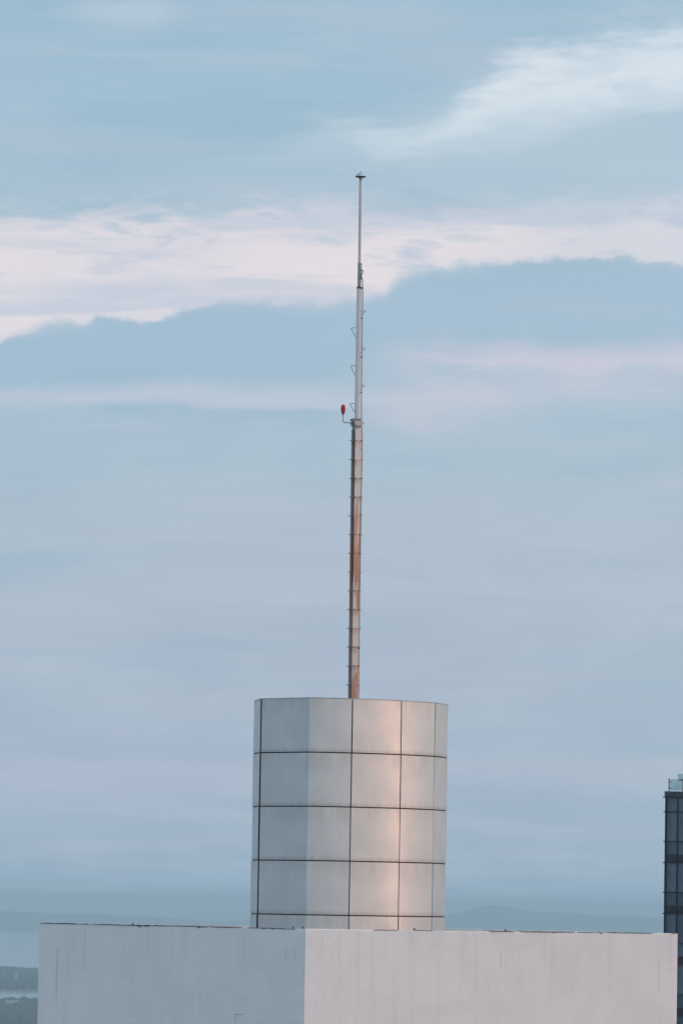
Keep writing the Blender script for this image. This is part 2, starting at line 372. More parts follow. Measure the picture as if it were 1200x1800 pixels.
hm = worn('hill_forest', (0.11, 0.13, 0.12), (0.17, 0.18, 0.16), 0.95, scale=(0.002, 0.002, 0.002), spec=0.1)
def ridge(name, Y0, rows, depth, prof):
    """a hill range with a crest line given by (photo column, photo row) and slopes to both sides"""
    vs = []; fs = []; rr = random.Random(len(prof)); n = 220
    x0, x1 = -0.30, 0.30
    for i in range(n + 1):
        a = x0 + (x1 - x0) * i / n; px = 600 + a * F
        k = 0
        while k < len(prof) - 2 and prof[k + 1][0] < px: k += 1
        (pa, ya), (pb, yb) = prof[k], prof[k + 1]
        t = min(max((px - pa) / (pb - pa), 0), 1); t = t * t * (3 - 2 * t)
        row = ya + (yb - ya) * t
        h = 150 + (HZ - row) * Y0 / F + Y0 / 30000 * (9 * math.sin(a * 60) + 6 * math.sin(a * 151 + 1) + 3 * math.sin(a * 420 + 2) + rr.uniform(-1.5, 1.5))
        h = max(min(h, 166), 2)
        for (dy, s) in ((-depth, 0.0), (-depth * .5, .45), (-depth * .2, .85), (0, 1.0), (depth * .5, .5), (depth, 0.0)):
            vs.append((a * (Y0 + dy), Y0 + dy, h * s - (1 if s == 0 else 0)))
    for i in range(n):
        for k in range(5): fs.append((i * 6 + k, i * 6 + k + 1, i * 6 + 7 + k, i * 6 + 6 + k))
    return kind(mesh(name, vs, fs, hm, smooth=60), 'structure')
# rows here are for a level picture (roll removed)
ridge('hills', 24000, 0, 2600, [(-2200, 1612), (-700, 1600), (60, 1612), (380, 1618), (700, 1612), (790, 1604), (880, 1588), (960, 1600), (1060, 1602), (1200, 1600), (2000, 1596), (3500, 1610)])

# ================================================================== white rooftop block
YB = 110.0
c0 = at(537, 1633, YB)
zt = c0.z
pl = at(70, 1622, YB + 6.2); prt = at(1190, 1641, YB + 7.6)
BL = Vector((pl.x, pl.y, 0)); BR = Vector((prt.x, prt.y, 0)); BC = Vector((c0.x, c0.y, 0))
BB = BL + (BR - BC)
def on_left(px, py):
    """a point of the left face (wall plane) in photograph pixel px, py"""
    e = BL - BC; nrm = Vector((e.y, -e.x, 0)); d = fwd + rt * ((px - 600) / F) + up * ((900 - py) / F)
    return CAM + d * ((BC - Vector((0, 0, 0)) - Vector((CAM.x, CAM.y, 0))).dot(nrm) / d.dot(nrm))
def on_right(px, py):
    e = BR - BC; nrm = Vector((e.y, -e.x, 0)); d = fwd + rt * ((px - 600) / F) + up * ((900 - py) / F)
    return CAM + d * ((BC - Vector((CAM.x, CAM.y, 0))).dot(nrm) / d.dot(nrm))
for px, p0, p1, fn, wd, k in ((101, 1662, 1752, on_left, 0.030, 0.32), (503, 1660, 1684, on_left, 0.028, 0.4), (518, 1664, 1690, on_left, 0.03, 0.25),
                              (880, 1670, 1700, on_right, 0.03, 0.4), (1157, 1680, 1745, on_right, 0.03, 0.22), (150, 1628, 1700, on_left, .05, .15)):
    a = fn(px, p0) - c0; b_ = fn(px, p1) - c0
    PLASTER_LINES.append((a.x, a.z, b_.z, wd * 0.8, k))
plm = plaster()
block = empty('building', (c0.x, c0.y, 0.0))
tag(block, 'white painted concrete rooftop block with sharp corner, stained plaster and dark weathered parapet edge', 'building')
rr = random.Random(21)
def wall(a, b, seed, inner):
    """one parapet wall 0.22 m thick: fine grid so the top edge can be chipped, going down to the ground"""
    rr = random.Random(seed); d = (b - a); L = d.length; d = d.normalized(); nin = inner
    n = int(L / 0.06); vs = []; fs = []
    ph = [rr.uniform(0, 6.28) for _ in range(8)]
    zs = [0.0, -0.012, -0.10, -1.2, -3.0, -30.0, -zt]
    for i in range(n + 1):
        s = L * i / n; chip = 0.0
        nn = sum(math.sin(s * (1.7 * (k + 1) ** 1.35) + ph[k]) / (k + 1) for k in range(8))
        chip = 0.006 * nn - (0.02 * max(0, nn - 1.5)) + rr.uniform(-0.004, 0.003)
        wav = 0.006 * math.sin(s * 0.9 + ph[1]) + 0.004 * math.sin(s * 2.3 + ph[2])
        p = a + d * s
        for j, z in enumerate(zs):
            zz = zt + z + (chip if j == 0 else 0)
            ch = nin * (0.012 if j == 0 else 0.0)
            v = p - nin * (wav if 0 < i < n and j > 0 else 0) + ch; vs.append((v.x, v.y, zz))
        q = p + nin * 0.22; vs.append((q.x, q.y, zt + chip - 0.004)); vs.append((q.x, q.y, zt - 0.9))
    m = len(zs) + 2
    for i in range(n):
        for j in range(len(zs) - 1): fs.append((i * m + j, i * m + j + 1, (i + 1) * m + j + 1, (i + 1) * m + j))
        t = len(zs)
        fs.append((i * m, (i + 1) * m, (i + 1) * m + t, i * m + t)); fs.append((i * m + t, (i + 1) * m + t, (i + 1) * m + t + 1, i * m + t + 1))
    fs.append(tuple(range(len(zs)))); fs.append(tuple(n * m + j for j in range(len(zs))))
    return mesh('wall', vs, fs, plm, block, smooth=35, origin=Vector((c0.x, c0.y, zt)))
inw = ((BL + BR + BC + BB) / 4)
def inner_n(a, b):
    d = (b - a).normalized(); n = Vector((-d.y, d.x, 0)); return n if n.dot(inw - a) > 0 else -n
wall(BC, BL, 1, inner_n(BC, BL)); wall(BC, BR, 2, inner_n(BC, BR))
wall(BL, BB, 3, inner_n(BL, BB)); wall(BR, BB, 4, inner_n(BR, BB))
roofm = worn('roof_screed', (0.28, 0.28, 0.27), (0.15, 0.15, 0.15), 0.95, scale=(0.8, 0.8, 0.8), spec=0.2)
mesh('roof', [(v.x, v.y, zt - 0.75) for v in [q + (inw - q).normalized() * 0.2 for q in (BC, BR, BB, BL)]], [(0, 1, 2, 3)], roofm, block)
# dark weathered sealant on the parapet edge: pieces of uneven length and height
seal = worn('weathered_sealant', (0.13, 0.135, 0.14), (0.04, 0.04, 0.04), 0.9, scale=(8, 8, 8))
def edge_piece(a, b, s0, s1, h, inset, seed):
    rr = random.Random(seed); d = (b - a); L = d.length; d = d.normalized(); ni = inner_n(a, b)
    n = max(3, int((s1 - s0) * L / 0.07)); vs = []; fs = []
    for i in range(n + 1):
        t = i / n; s = (s0 + (s1 - s0) * t) * L; fade = min(1, 6 * t, 6 * (1 - t))
        top = h * 0.6 * fade * rr.uniform(0.05, 1.0) + 0.001; low = -0.005 - (0.05 * rr.random() if rr.random() < 0.06 else 0)
        o = a + d * s - ni * 0.012; q = a + d * s + ni * inset
        vs += [(o.x, o.y, zt + low), (o.x, o.y, zt + top), (q.x, q.y, zt + top * 0.9 + .002), (q.x, q.y, zt - 0.05)]
    for i in range(n):
        k = i * 4
        fs += [(k + j, k + (j + 1) % 4, k + 4 + (j + 1) % 4, k + 4 + j) for j in range(4)]
    fs += [(0, 1, 2, 3), tuple(n * 4 + j for j in range(4))]
    return mesh('sealant_strip', vs, fs, seal, block)
sp = lambda px: (537 - px) / (537 - 70)
sr = lambda px: (px - 537) / (1190 - 537)
for k, (x0, x1, h) in enumerate(((72, 98, .014), (96, 140, .022), (142, 160, .012), (165, 240, .014), (236, 310, .02), (312, 372, .014), (376, 430, .012), (440, 520, .008))):
    edge_piece(BC, BL, sp(x1), sp(x0), h, 0.08, 40 + k)
for k, (x0, x1, h) in enumerate(((650, 690, .004), (725, 750, .004), (850, 890, .006), (905, 1000, .007), (1005, 1060, .016), (1058, 1142, .018))):
    edge_piece(BC, BR, sr(x0), sr(x1), h, 0.08, 60 + k)
# small fixings on the edge and the angled conduit on the left face
dark = worn('dark_steel', (0.06, 0.065, 0.07), (0.12, 0.07, 0.05), 0.6, 0.4, scale=(20, 20, 20))
for px, fn, par in ((880, sr, (BC, BR)), (722, sr, (BC, BR)), (529, sp, (BC, BL)), (513, sp, (BC, BL)), (236, sp, (BC, BL))):
    s = fn(px); a, b_ = par; p = a + (b_ - a) * s + inner_n(a, b_) * 0.06
    b = MB(); b.lathe((p.x, p.y, zt - 0.02), [(0.028, 0), (0.03, 0.03), (0.016, 0.04), (0.012, 0.07), (0.002, 0.075)], 8); b.build('anchor_bolt', dark, block, 40)
greyp = worn('grey_painted_pipe', (0.72, 0.74, 0.76), (0.55, 0.56, 0.57), 0.6, scale=(6, 6, 3))
nl = -inner_n(BC, BL); q0 = on_left(427, 1782); q1 = on_left(414.5, 1782); q2 = on_left(412, 1960)
b = MB(); b.tube([q0 - nl * .03, q0 + nl * .012, q1 + (q0 - q1) * .12 + nl * .014, q1 - Zv * .02 + nl * .014, q1 * .5 + q2 * .5 + nl * .014, q2 + nl * .014], 0.014, 8)
b.build('conduit', greyp, block, 50)

# ================================================================== panelled tank enclosure
YT = 113.0
t0 = at(546, 1227, YT); TZ = t0.z
tank = empty('tank_enclosure', (t0.x, t0.y, zt - 0.75))
tag(tank, 'round silver metal panelled tank enclosure with one sharp folded corner, on the white block', 'tank')
RAD = 3.12; TC = Vector((t0.x - 0.02, t0.y + RAD, 0))
def arc(a): return Vector((TC.x + RAD * math.sin(R(a)), TC.y - RAD * math.cos(R(a)), 0))
T0 = arc(0)
TL = T0 + Vector((-1.105, 1.10, 0)); TS = TL + Vector((-0.155, 1.25, 0))
ROWH = 95.0 / F * YT; GAP = 0.028; GAPH = 0.023; NROW = 6
pm = panel_metal()
jm = worn('joint_sealant', (0.035, 0.033, 0.032), (0.10, 0.07, 0.05), 0.85, scale=(10, 10, 10))
def seg(a, b, n): return [a + (b - a) * (i / n) for i in range(n + 1)]
A = [17.6 + 23.15 * k for k in range(9)]         # joints round the cylinder, the last near 203 degrees
BOW = 0.60
cols = [seg(TL, T0, 4) + [arc(17.6 * i / 8) for i in range(1, 9)]]
for k in range(8):
    pts = [arc(A[k] + (A[k + 1] - A[k]) * i / 8) for i in range(9)]
    cols.append([(pts[0] + (pts[-1] - pts[0]) * (i / 8)) * (1 - BOW) + p * BOW for i, p in enumerate(pts)])   # panels are a little flatter than the cylinder
TE = cols[-1][-1]
back1 = Vector((TS.x + 0.02, TS.y + 1.5, 0))
cols.append(seg(TL, TS, 3)[::-1]); cols.append(seg(TS, back1, 3)[::-1])
cols.append(seg(back1, TE, 4)[::-1])
YAW = [0] * 12
def strip_len(p): return sum((p[i + 1] - p[i]).length for i in range(len(p) - 1))
def trim(p, g):
    p = [v.copy() for v in p]
    p[0] += (p[1] - p[0]).normalized() * g; p[-1] += (p[-2] - p[-1]).normalized() * g; return p
def outn(p):
    ns = []
    for i in range(len(p)):
        d = (p[min(i + 1, len(p) - 1)] - p[max(i - 1, 0)]).normalized(); n = Vector((d.y, -d.x, 0)); ns.append(n)
    mid = p[len(p) // 2]; s = 1 if ns[len(p) // 2].dot(mid - Vector((TC.x, TC.y, 0))) > 0 else -1
    return [n * s for n in ns]
def closed_prism(p, z0, z1, th, ed=0.002):
    """a sheet bent along the plan path p with chamfered rim"""
    ns = outn(p); n = len(p); vs = []; fs = []
    for off, zz0, zz1 in ((0.0, z0 + ed, z1 - ed), (-th, z0, z1)):
        for i in range(n):
            e = Vector((0, 0, 0))
            if off < 0 and i in (0, n - 1): e = (p[0] - p[1]).normalized() * ed if i == 0 else (p[-1] - p[-2]).normalized() * ed
            q = p[i] + ns[i] * off + e; vs += [(q.x, q.y, zz0), (q.x, q.y, zz1)]
    for i in range(n - 1):
        a = i * 2; b = n * 2 + i * 2
        fs += [(a, a + 2, a + 3, a + 1), (b, b + 1, b + 3, b + 2), (a, b, b + 2, a + 2), (a + 1, a + 3, b + 3, b + 1)]
    e = (n - 1) * 2; fs += [(0, 1, n * 2 + 1, n * 2), (e, n * 2 + e, n * 2 + e + 1, e + 1)]
    return vs, fs
rr = random.Random(5)
for ci, path in enumerate(cols):
    p = trim(path, GAP / 2)
    if ci == 0: p[0] += (p[1] - p[0]).normalized() * 0.042
    mid = p[len(p) // 2]; yaw = R(YAW[ci] if ci < len(YAW) else 0)
    for row in range(NROW):
        z1 = TZ - row * ROWH - (GAPH / 2 if row else 0); z0 = TZ - (row + 1) * ROWH + GAPH / 2
        if row == NROW - 1: z0 = TZ - row * ROWH - 0.9
        y2 = yaw + R(rr.uniform(-0.7, 0.7)) if ci else R(rr.uniform(-0.15, 0.15))
        cs, sn = math.cos(-y2), math.sin(-y2)
        q = [mid + Vector(((v - mid).x * cs - (v - mid).y * sn, (v - mid).x * sn + (v - mid).y * cs, 0)) for v in p]
        vs, fs = closed_prism(q, z0, z1, 0.008)
        mesh('panel', vs, fs, pm, tank, smooth=20, origin=Vector((mid.x, mid.y, z0)))
# the dark frame behind the joints, and the roof sheet
ring = []
for path in [cols[0]] + cols[1:9] + [c for c in (cols[11][:], cols[10][:], cols[9][:])]:
    ring += path[:-1] if path is not cols[11] and path is not cols[10] and path is not cols[9] else path[:-1]
ring = cols[0][:-1]
for k in range(1, 9): ring += cols[k][:-1]
ring += [TE] + seg(back1, TE, 4)[::-1][1:-1] + [back1] + seg(TS, back1, 3)[::-1][1:-1] + [TS] + seg(TL, TS, 3)[::-1][1:-1]
cen = sum(ring, Vector()) / len(ring)
def inset(v, d): return v + (cen - v).normalized() * d
n = len(ring); vs = []
for v in ring:
    q = inset(v, 0.022); vs += [(q.x, q.y, zt - 0.75), (q.x, q.y, TZ - 0.02)]
fs = [(2 * i, 2 * ((i + 1) % n), 2 * ((i + 1) % n) + 1, 2 * i + 1) for i in range(n)] + [tuple(2 * i + 1 for i in range(n))]
mesh('frame', vs, fs, jm, tank)
vs = []
for v in ring:
    for d, z in ((-0.006, -0.004), (-0.006, 0.016), (0.10, 0.018)):
        q = inset(v, d); vs.append((q.x, q.y, TZ + z))
    q = inset(v, .10); vs.append((q.x, q.y, TZ - .01))
fs = []
for i in range(n):
    a = i * 4; b = ((i + 1) % n) * 4
    fs += [(a, b, b + 1, a + 1), (a + 1, b + 1, b + 2, a + 2), (a + 2, b + 2, b + 3, a + 3)]
capm = worn('cap_flashing', (0.42, 0.43, 0.44), (0.22, 0.2, 0.18), 0.5, 0.5, scale=(4, 4, 4))
mesh('cap_flashing', vs, fs, capm, tank)

# ================================================================== mast
YM = YT + 3.0
PXM = F / YM
b0 = at(620.3, 1229, YM); b1 = at(626.4, 751, YM)
RUNG_DZ = 33.0 / PXM
rung_rows = [774.7 + 33.0 * k for k in range(14)]
mast_z0 = TZ + 0.0
RUNG_Z0 = (at(620, rung_rows[-1], YM).z - mast_z0)
axis = (b1 - b0).normalized()
def ax_at(z): return b0 + axis * ((z - b0.z) / axis.z)
mbase = ax_at(mast_z0)
mast = empty('mast', mbase)
tag(mast, 'tall rusty steel lightning mast with step bars and small dome, rising from the tank', 'mast')
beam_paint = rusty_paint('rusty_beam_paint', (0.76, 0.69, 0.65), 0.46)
tube_paint = rusty_paint('pale_tube_paint', (0.74, 0.72, 0.72), 0.36, False)
BETA = R(32.0)
nv = Vector((math.sin(BETA), -math.cos(BETA), 0)); tv = Vector((math.cos(BETA), math.sin(BETA), 0))
HB = 0.083; TF = 0.013
def beam_piece(name, off_n, hn, off_t, ht, z0, z1, m):
    p0 = ax_at(z0) + nv * off_n + tv * off_t; p1 = ax_at(z1) + nv * off_n + tv * off_t
    b = MB(); k = 10; vs = []; fs = []
    for i in range(k + 1):
        c = p0 + (p1 - p0) * (i / k)
        vs += [c + nv * hn * s + tv * ht * u for s, u in ((-1, -1), (1, -1), (1, 1), (-1, 1))]
    for i in range(k):
        fs += [(i * 4 + j, i * 4 + (j + 1) % 4, i * 4 + 4 + (j + 1) % 4, i * 4 + 4 + j) for j in range(4)]
    fs += [(0, 3, 2, 1), tuple(k * 4 + j for j in range(4))]
    b.add(vs, fs); return b.build(name, m, mast, origin=mbase)
zb1 = at(626, 754, YM).z
beam_shade = rusty_paint('beam_shade_paint', (0.50, 0.44, 0.42), 0.44)  # darker copy of the beam paint: the open channel's shade put into its colour
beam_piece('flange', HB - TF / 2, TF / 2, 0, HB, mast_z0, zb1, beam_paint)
beam_piece('flange', -HB + TF / 2, TF / 2, 0, HB, mast_z0, zb1, beam_shade)
beam_piece('web', 0, HB - TF - 0.002, 0.0, 0.010, mast_z0, zb1 - 0.03, beam_shade)
galv = worn('galvanised_steel', (0.42, 0.43, 0.45), (0.22, 0.19, 0.17), 0.45, 0.6, scale=(14, 14, 6))
rustd = worn('rusted_steel', (0.22, 0.12, 0.08), (0.10, 0.07, 0.06), 0.85, 0.2, scale=(20, 20, 20), lo=0.35, hi=0.65)
rungg = worn('step_bar_steel', (0.46, 0.43, 0.42), (0.26, 0.14, 0.10), 0.6, 0.5, scale=(16, 16, 16), lo=0.4, hi=0.7)
rr = random.Random(3)
for k, py in enumerate(rung_rows):
    c = ax_at(at(622, py, YM).z)
    l = 0.158 + rr.uniform(-.006, .006); r_ = 0.160 + rr.uniform(-.006, .006)
    b = MB(); s = rr.uniform(-.004, .004)
    xa = Vector((1, 0.10, 0)).normalized()
    b.tube([c - xa * l + Zv * s, c - xa * (l - .012) + Zv * s, c + Zv * 0, c + xa * (r_ - .012) - Zv * (s + .004), c + xa * r_ - Zv * (s + .004)], [0.009, 0.0115, 0.0115, 0.0115, 0.009], 8)
    bar = b.build('step_bar', rungg, mast, 50, origin=mbase)
    if k % 3 != 1:
        for ot, wd, hh in ((-.052, .018, .009), (.060, .016, .011)):
            b = MB(); b.box(c + nv * (HB + .003) + tv * ot, tv * wd, nv * .004, Zv * hh); b.build('weld_lug', rustd, bar, origin=mbase)
# round upper tube
u0p = at(626.9, 757, YM); u1p = at(631.2, 506, YM); uax = (u1p - u0p).normalized()
def up_at(z): return u0p + uax * ((z - u0p.z) / uax.z)
b = MB(); b.tube([u0p + (u1p - u0p) * (i / 12) for i in range(13)], [0.058 - 0.004 * i / 12 for i in range(13)], 20)
b.build('tube', tube_paint, mast, 40, origin=mbase)
b = MB(); b.tube([at(631.2, 507.5, YM), at(631.22, 504.5, YM)], [0.060, 0.060], 18); b.build('tube_collar', rustd, mast, 40, origin=mbase)
# splice plates with bolts
spm = worn('splice_plate_paint', (0.50, 0.50, 0.52), (0.3, 0.26, 0.24), 0.55, 0.2, scale=(12, 12, 12))
for off in (0.072, -0.072):
    c = up_at(at(626, 744, YM).z) + nv * off
    b = MB(); b.box(c, tv * .085, nv * .006, Zv * .115); pl_ = b.build('splice_plate', spm, mast, origin=mbase); front_plate = pl_ if off > 0 else front_plate
for ti in (-.055, .02):
    for zi in (-.075, .075):
        c = up_at(at(626, 744, YM).z) + nv * .078 + tv * ti + Zv * zi
        b = MB(); b.lathe(c, [(0.019, 0), (0.019, .014), (0.010, .016), (0.010, .03), (0.004, .032)], 6, nv); b.build('bolt', dark, front_plate, origin=mbase)
# triangular climbing steps of bent bar, alternating sides
def step(px_t, py_t, py_b, side, L, dy):
    z1 = at(px_t, py_t, YM).z; z0 = at(px_t, py_b, YM).z
    d = Vector((side * math.cos(dy), math.sin(dy), 0))
    a = up_at(z1); c = up_at(z0); tip = a + d * (0.05 + L)
    b = MB(); b.tube([a + d * .04, tip - d * .012, tip - Zv * .010, c + d * .05 + Zv * .02, c + d * .052 - Zv * .03], 0.0088, 7)
    b.build('climbing_step', galv, mast, 40, origin=mbase)
for py, pb in ((576, 596), (642.5, 662), (709, 727)): step(620, py, pb, -1, 0.125, R(15))
for py, pb in ((545.5, 556), (611, 622), (676.5, 688), (742, 752)): step(640, py, pb, 1, 0.135, R(30))
# conductor pipe down the right side, with clips
b = MB(); path = [(637.0, 505), (636.6, 540), (635.6, 600), (634.9, 660), (634.6, 720), (634.9, 745), (636.0, 765), (635.7, 800), (634.2, 880), (633.4, 930), (632.3, 1000), (631.2, 1080), (630.4, 1150), (629.6, 1229)]
b.tube([at(x, y, YM) + Vector((0.006, -0.02, 0)) for x, y in path], 0.0135, 8); cpipe = b.build('conductor_pipe', galv, mast, 40, origin=mbase)
for x, y in ((636.0, 560), (635.0, 628), (634.6, 690), (634.9, 790), (633.6, 905), (632.0, 1020), (630.6, 1140)):
    p = at(x, y, YM) + Vector((-0.004, -0.02, 0)); b = MB(); b.box(p, Vector((.024, 0, 0)), Vector((0, .017, 0)), Zv * .008); b.build('pipe_clip', dark, cpipe, origin=mbase)
# neck, sleeve, top pole
b = MB(); b.tube([at(631.0, 508, YM), at(631.2, 500, YM)], 0.028, 12); b.build('neck', rustd, mast, 40, origin=mbase)
sleeve_m = worn('sleeve_paint', (0.40, 0.42, 0.45), (0.24, 0.25, 0.28), 0.5, 0.3, scale=(8, 8, 3))
b = MB(); b.tube([at(631.2, 502.5, YM), at(631.2, 501, YM), at(631.9, 465, YM), at(631.9, 463.5, YM), at(631.9, 462.6, YM)], [0.040, 0.043, 0.043, 0.047, 0.047], 18)
b.build('sleeve', sleeve_m, mast, 40, origin=mbase)
pole_m = worn('pole_paint', (0.56, 0.55, 0.57), (0.42, 0.41, 0.43), 0.45, 0.25, scale=(5, 5, 1.2))
b = MB(); b.tube([at(631.6, 470, YM), at(632.4, 400, YM), at(633.3, 330, YM), at(633.5, 314, YM)], [0.0325, 0.032, 0.0315, 0.031], 16); b.build('pole', pole_m, mast, 40, origin=mbase)
# side bracket and black cable on the sleeve
b = MB(); p = at(635.0, 464.5, YM); b.box(p, Vector((.022, 0, 0)), Vector((0, .02, 0)), Zv * .008); b.tube([at(634.9, 464, YM), at(635.0, 476, YM)], .007, 6)
b.tube([at(635.0, 474, YM), at(634.6, 491, YM)], .007, 6); p = at(635.3, 475, YM); b.box(p, Vector((.026, 0, 0)), Vector((0, .016, 0)), Zv * .008); p = at(634.6, 490, YM); b.box(p, Vector((.026, 0, 0)), Vector((0, .016, 0)), Zv * .009)
b.build('bracket', dark, mast, origin=mbase)
black = worn('black_rubber', (0.02, 0.02, 0.024), (0.05, 0.05, 0.05), 0.6, scale=(20, 20, 20))
b = MB(); b.tube([at(x, y, YM) - Vector((0, .05, 0)) for x, y in ((636.2, 474.5), (637.6, 477), (637.0, 481), (635.2, 483), (634.8, 486), (636.0, 490), (637.2, 496), (637.0, 502), (636.6, 509))], 0.0105, 8)
b.build('cable', black, mast, 50, origin=mbase)
# dome air terminal
dome_m = worn('polished_dome', (0.62, 0.64, 0.68), (0.4, 0.42, 0.46), 0.18, 0.95, scale=(10, 10, 10))
dc = at(633.7, 310.6, YM)
b = MB(); b.lathe(dc, [(0.118, 0.000), (0.124, 0.004), (0.120, 0.018), (0.102, 0.045), (0.078, 0.072), (0.045, 0.088), (0.012, 0.094)], 32); dome = b.build('dome', dome_m, mast, 50, origin=mbase)
b = MB(); b.lathe(dc, [(0.020, -0.040), (0.034, -0.020), (0.055, -0.012), (0.120, -0.010), (0.126, 0.000), (0.110, 0.001)], 32); b.build('dome_base', black, dome, 40, origin=mbase)
b = MB(); b.lathe(dc + Zv * .092, [(0.016, 0), (0.014, 0.016), (0.007, 0.02), (0.005, 0.032), (0.001, 0.036)], 12); b.build('finial', galv, dome, 40, origin=mbase)
b = MB(); b.lathe(dc - Zv * .062, [(0.033, -0.02), (0.036, 0), (0.048, 0.03), (0.05, 0.045)], 16); b.build('dome_neck', sleeve_m, dome, 40, origin=mbase)
# cable loop and drop cable on the dark side of the beam
b = MB(); lp = [at(x, y, YM) - Vector((0, .11, 0)) for x, y in ((618.4, 742), (616.4, 745), (616.0, 747.5), (617.4, 749.6), (619.4, 747.8), (619.6, 744.5), (618.4, 742), (620.2, 744.5), (621.2, 748), (622.0, 753), (622.6, 760), (623.0, 768))]
lp += [at(622.9 - (y - 780) * 0.0132, y, YM) - Vector((0, .075, 0)) for y in (780, 850, 930, 1000, 1022)]
b.tube(lp, 0.011, 8); b.build('drop_cable', black, mast, 50, origin=mbase)

# red obstruction lamp on its bent arm
lc = at(602.8, 727.5, YM)
lamp = empty('obstruction_lamp', at(617, 743, YM))
tag(lamp, 'small red obstruction lamp on a bent pipe arm beside the mast', 'lamp')
red, rt_, rb_ = mat('red_lens', (0.42, 0.012, 0.03), 0.16, 0, 0.5); rb_.inputs['Coat Weight'].default_value = 0.3
rn_ = rt_.noise(ocoord(rt_), 40.0, 3, 0.6); rt_.put(rb_.inputs['Base Color'], rt_.mix(rn_, (0.62, 0.014, 0.045, 1), (0.46, 0.012, 0.035, 1)))
lbase = worn('lamp_base_paint', (0.42, 0.10, 0.08), (0.16, 0.05, 0.05), 0.6, scale=(30, 30, 30))
prof = [(0.030, 0.058), (0.044, 0.062)]
for i in range(6):
    z = 0.066 + i * 0.021; r_ = 0.050 if i < 5 else 0.045
    prof += [(r_ + .003, z), (r_ + .003, z + .012), (r_ - .002, z + .016)]
prof += [(0.036, 0.198), (0.022, 0.208), (0.004, 0.212)]
b = MB(); b.lathe(lc, prof, 18); lens = b.build('lens', red, lamp, 25, origin=lc)
b = MB(); b.lathe(lc, [(0.020, -0.02), (0.024, 0.0), (0.034, 0.012), (0.040, 0.030), (0.044, 0.052), (0.040, 0.060)], 16); b.build('lamp_base', lbase, lamp, 30, origin=lc)
for a in range(4):
    an = a * math.pi / 2 + .4; c, s_ = math.cos(an), math.sin(an)
    b = MB(); b.tube([lc + Vector((c * .047, s_ * .047, .05)), lc + Vector((c * .052, s_ * .052, .12)), lc + Vector((c * .046, s_ * .046, .19)), lc + Vector((c * .01, s_ * .01, .215))], .004, 6); b.build('guard_wire', red, lens, 50, origin=lc)
b = MB(); arm = [at(602.8, 729, YM), at(602.7, 738, YM), at(602.9, 741, YM), at(604.2, 742.2, YM), at(608, 742.5, YM), at(622, 744, YM)]
b.tube(arm, 0.0125, 10); arm_o = b.build('arm', galv, lamp, 50, origin=lc)
b = MB(); p = at(616.8, 738.5, YM); b.box(p, Vector((.020, 0, 0)), Vector((0, .03, 0)), Zv * .02); b.build('arm_clamp', dark, arm_o, origin=lc)

# ================================================================== glass tower on the right
YG = 360.0; PG = F / YG
g0 = at(1168.4, 1400, YG)
PSI = R(-12.0)
ge = Vector((math.cos(PSI), math.sin(PSI), 0)); gn_ = Vector((ge.y, -ge.x, 0)); gi = -gn_     # along, outward, inward
tower = empty('glass_tower', (g0.x, g0.y, 0))
tag(tower, 'dark blue glass office tower with glass roof railing at the right edge', 'building')
def gz(py): return at(1175, py, YG).z
GX = lambda px: (px - 1168.4) / PG / math.cos(PSI)
glm = []
for i, (bc, rg) in enumerate((((0.080, 0.130, 0.190), 0.10), ((0.052, 0.092, 0.140), 0.07), ((0.105, 0.150, 0.205), 0.14))):
    m_, t_, b_ = mat('tinted_glass_' + 'abc'[i], bc, rg, 0, 0.75)
    o_ = ocoord(t_); nn_ = t_.noise(scaled(t_, o_, (0.9, 0.9, 0.5)), 1.0, 4, 0.6, 0.5)
    t_.put(b_.inputs['Base Color'], t_.mix(t_.rng(nn_, 0.38, 0.66), (*bc, 1), (bc[0] * .45, bc[1] * .5, bc[2] * .55, 1)))
    bump(t_, b_, t_.noise(scaled(t_, o_, (1.0, 1.0, 0.7)), 1.0, 2, 0.5), 0.05, 0.2)
    glm.append(m_)
spd = worn('spandrel_glass', (0.010, 0.016, 0.024), (0.018, 0.026, 0.036), 0.2, 0, scale=(2, 2, 2))
mul = worn('mullion_metal', (0.012, 0.020, 0.030), (0.03, 0.035, 0.04), 0.4, 0.5, scale=(5, 5, 5))
conc = worn('parapet_cladding', (0.045, 0.06, 0.075), (0.03, 0.035, 0.045), 0.45, 0.3, scale=(3, 3, 3))
W, D = 24.0, 20.0; ztop = gz(1391); zfac = gz(1401)
G = lambda a, o, z: Vector((g0.x, g0.y, 0)) + ge * a + gn_ * o + Vector((0, 0, z))
def gbox(b, a0, a1, o0, o1, z0, z1):
    return b.box(G((a0 + a1) / 2, (o0 + o1) / 2, (z0 + z1) / 2), ge * ((a1 - a0) / 2), gn_ * ((o1 - o0) / 2), Zv * ((z1 - z0) / 2))
b = MB(); gbox(b, 0.25, W - .25, -D + .25, -0.25, 0, zfac - .1); b.build('core_wall', spd, tower)
FL = 89.0 / PG; VIS = 52.0 / PG; colw = GX(1190) - 0.06
def rows_of(k): return zfac - 26.0 / PG - k * FL               # transom under the top strip
rr = random.Random(8)
levels = []                                                       # (z1, z0, what) from the top
levels.append((zfac - .02, rows_of(0), 'top'))
for k in range(40):
    z = rows_of(k); levels.append((z, z - VIS, 'vision')); levels.append((z - VIS, z - FL, 'upper'))
levels = [l for l in levels if l[1] > 0.5]
NEARC, NEARR = 4, 13
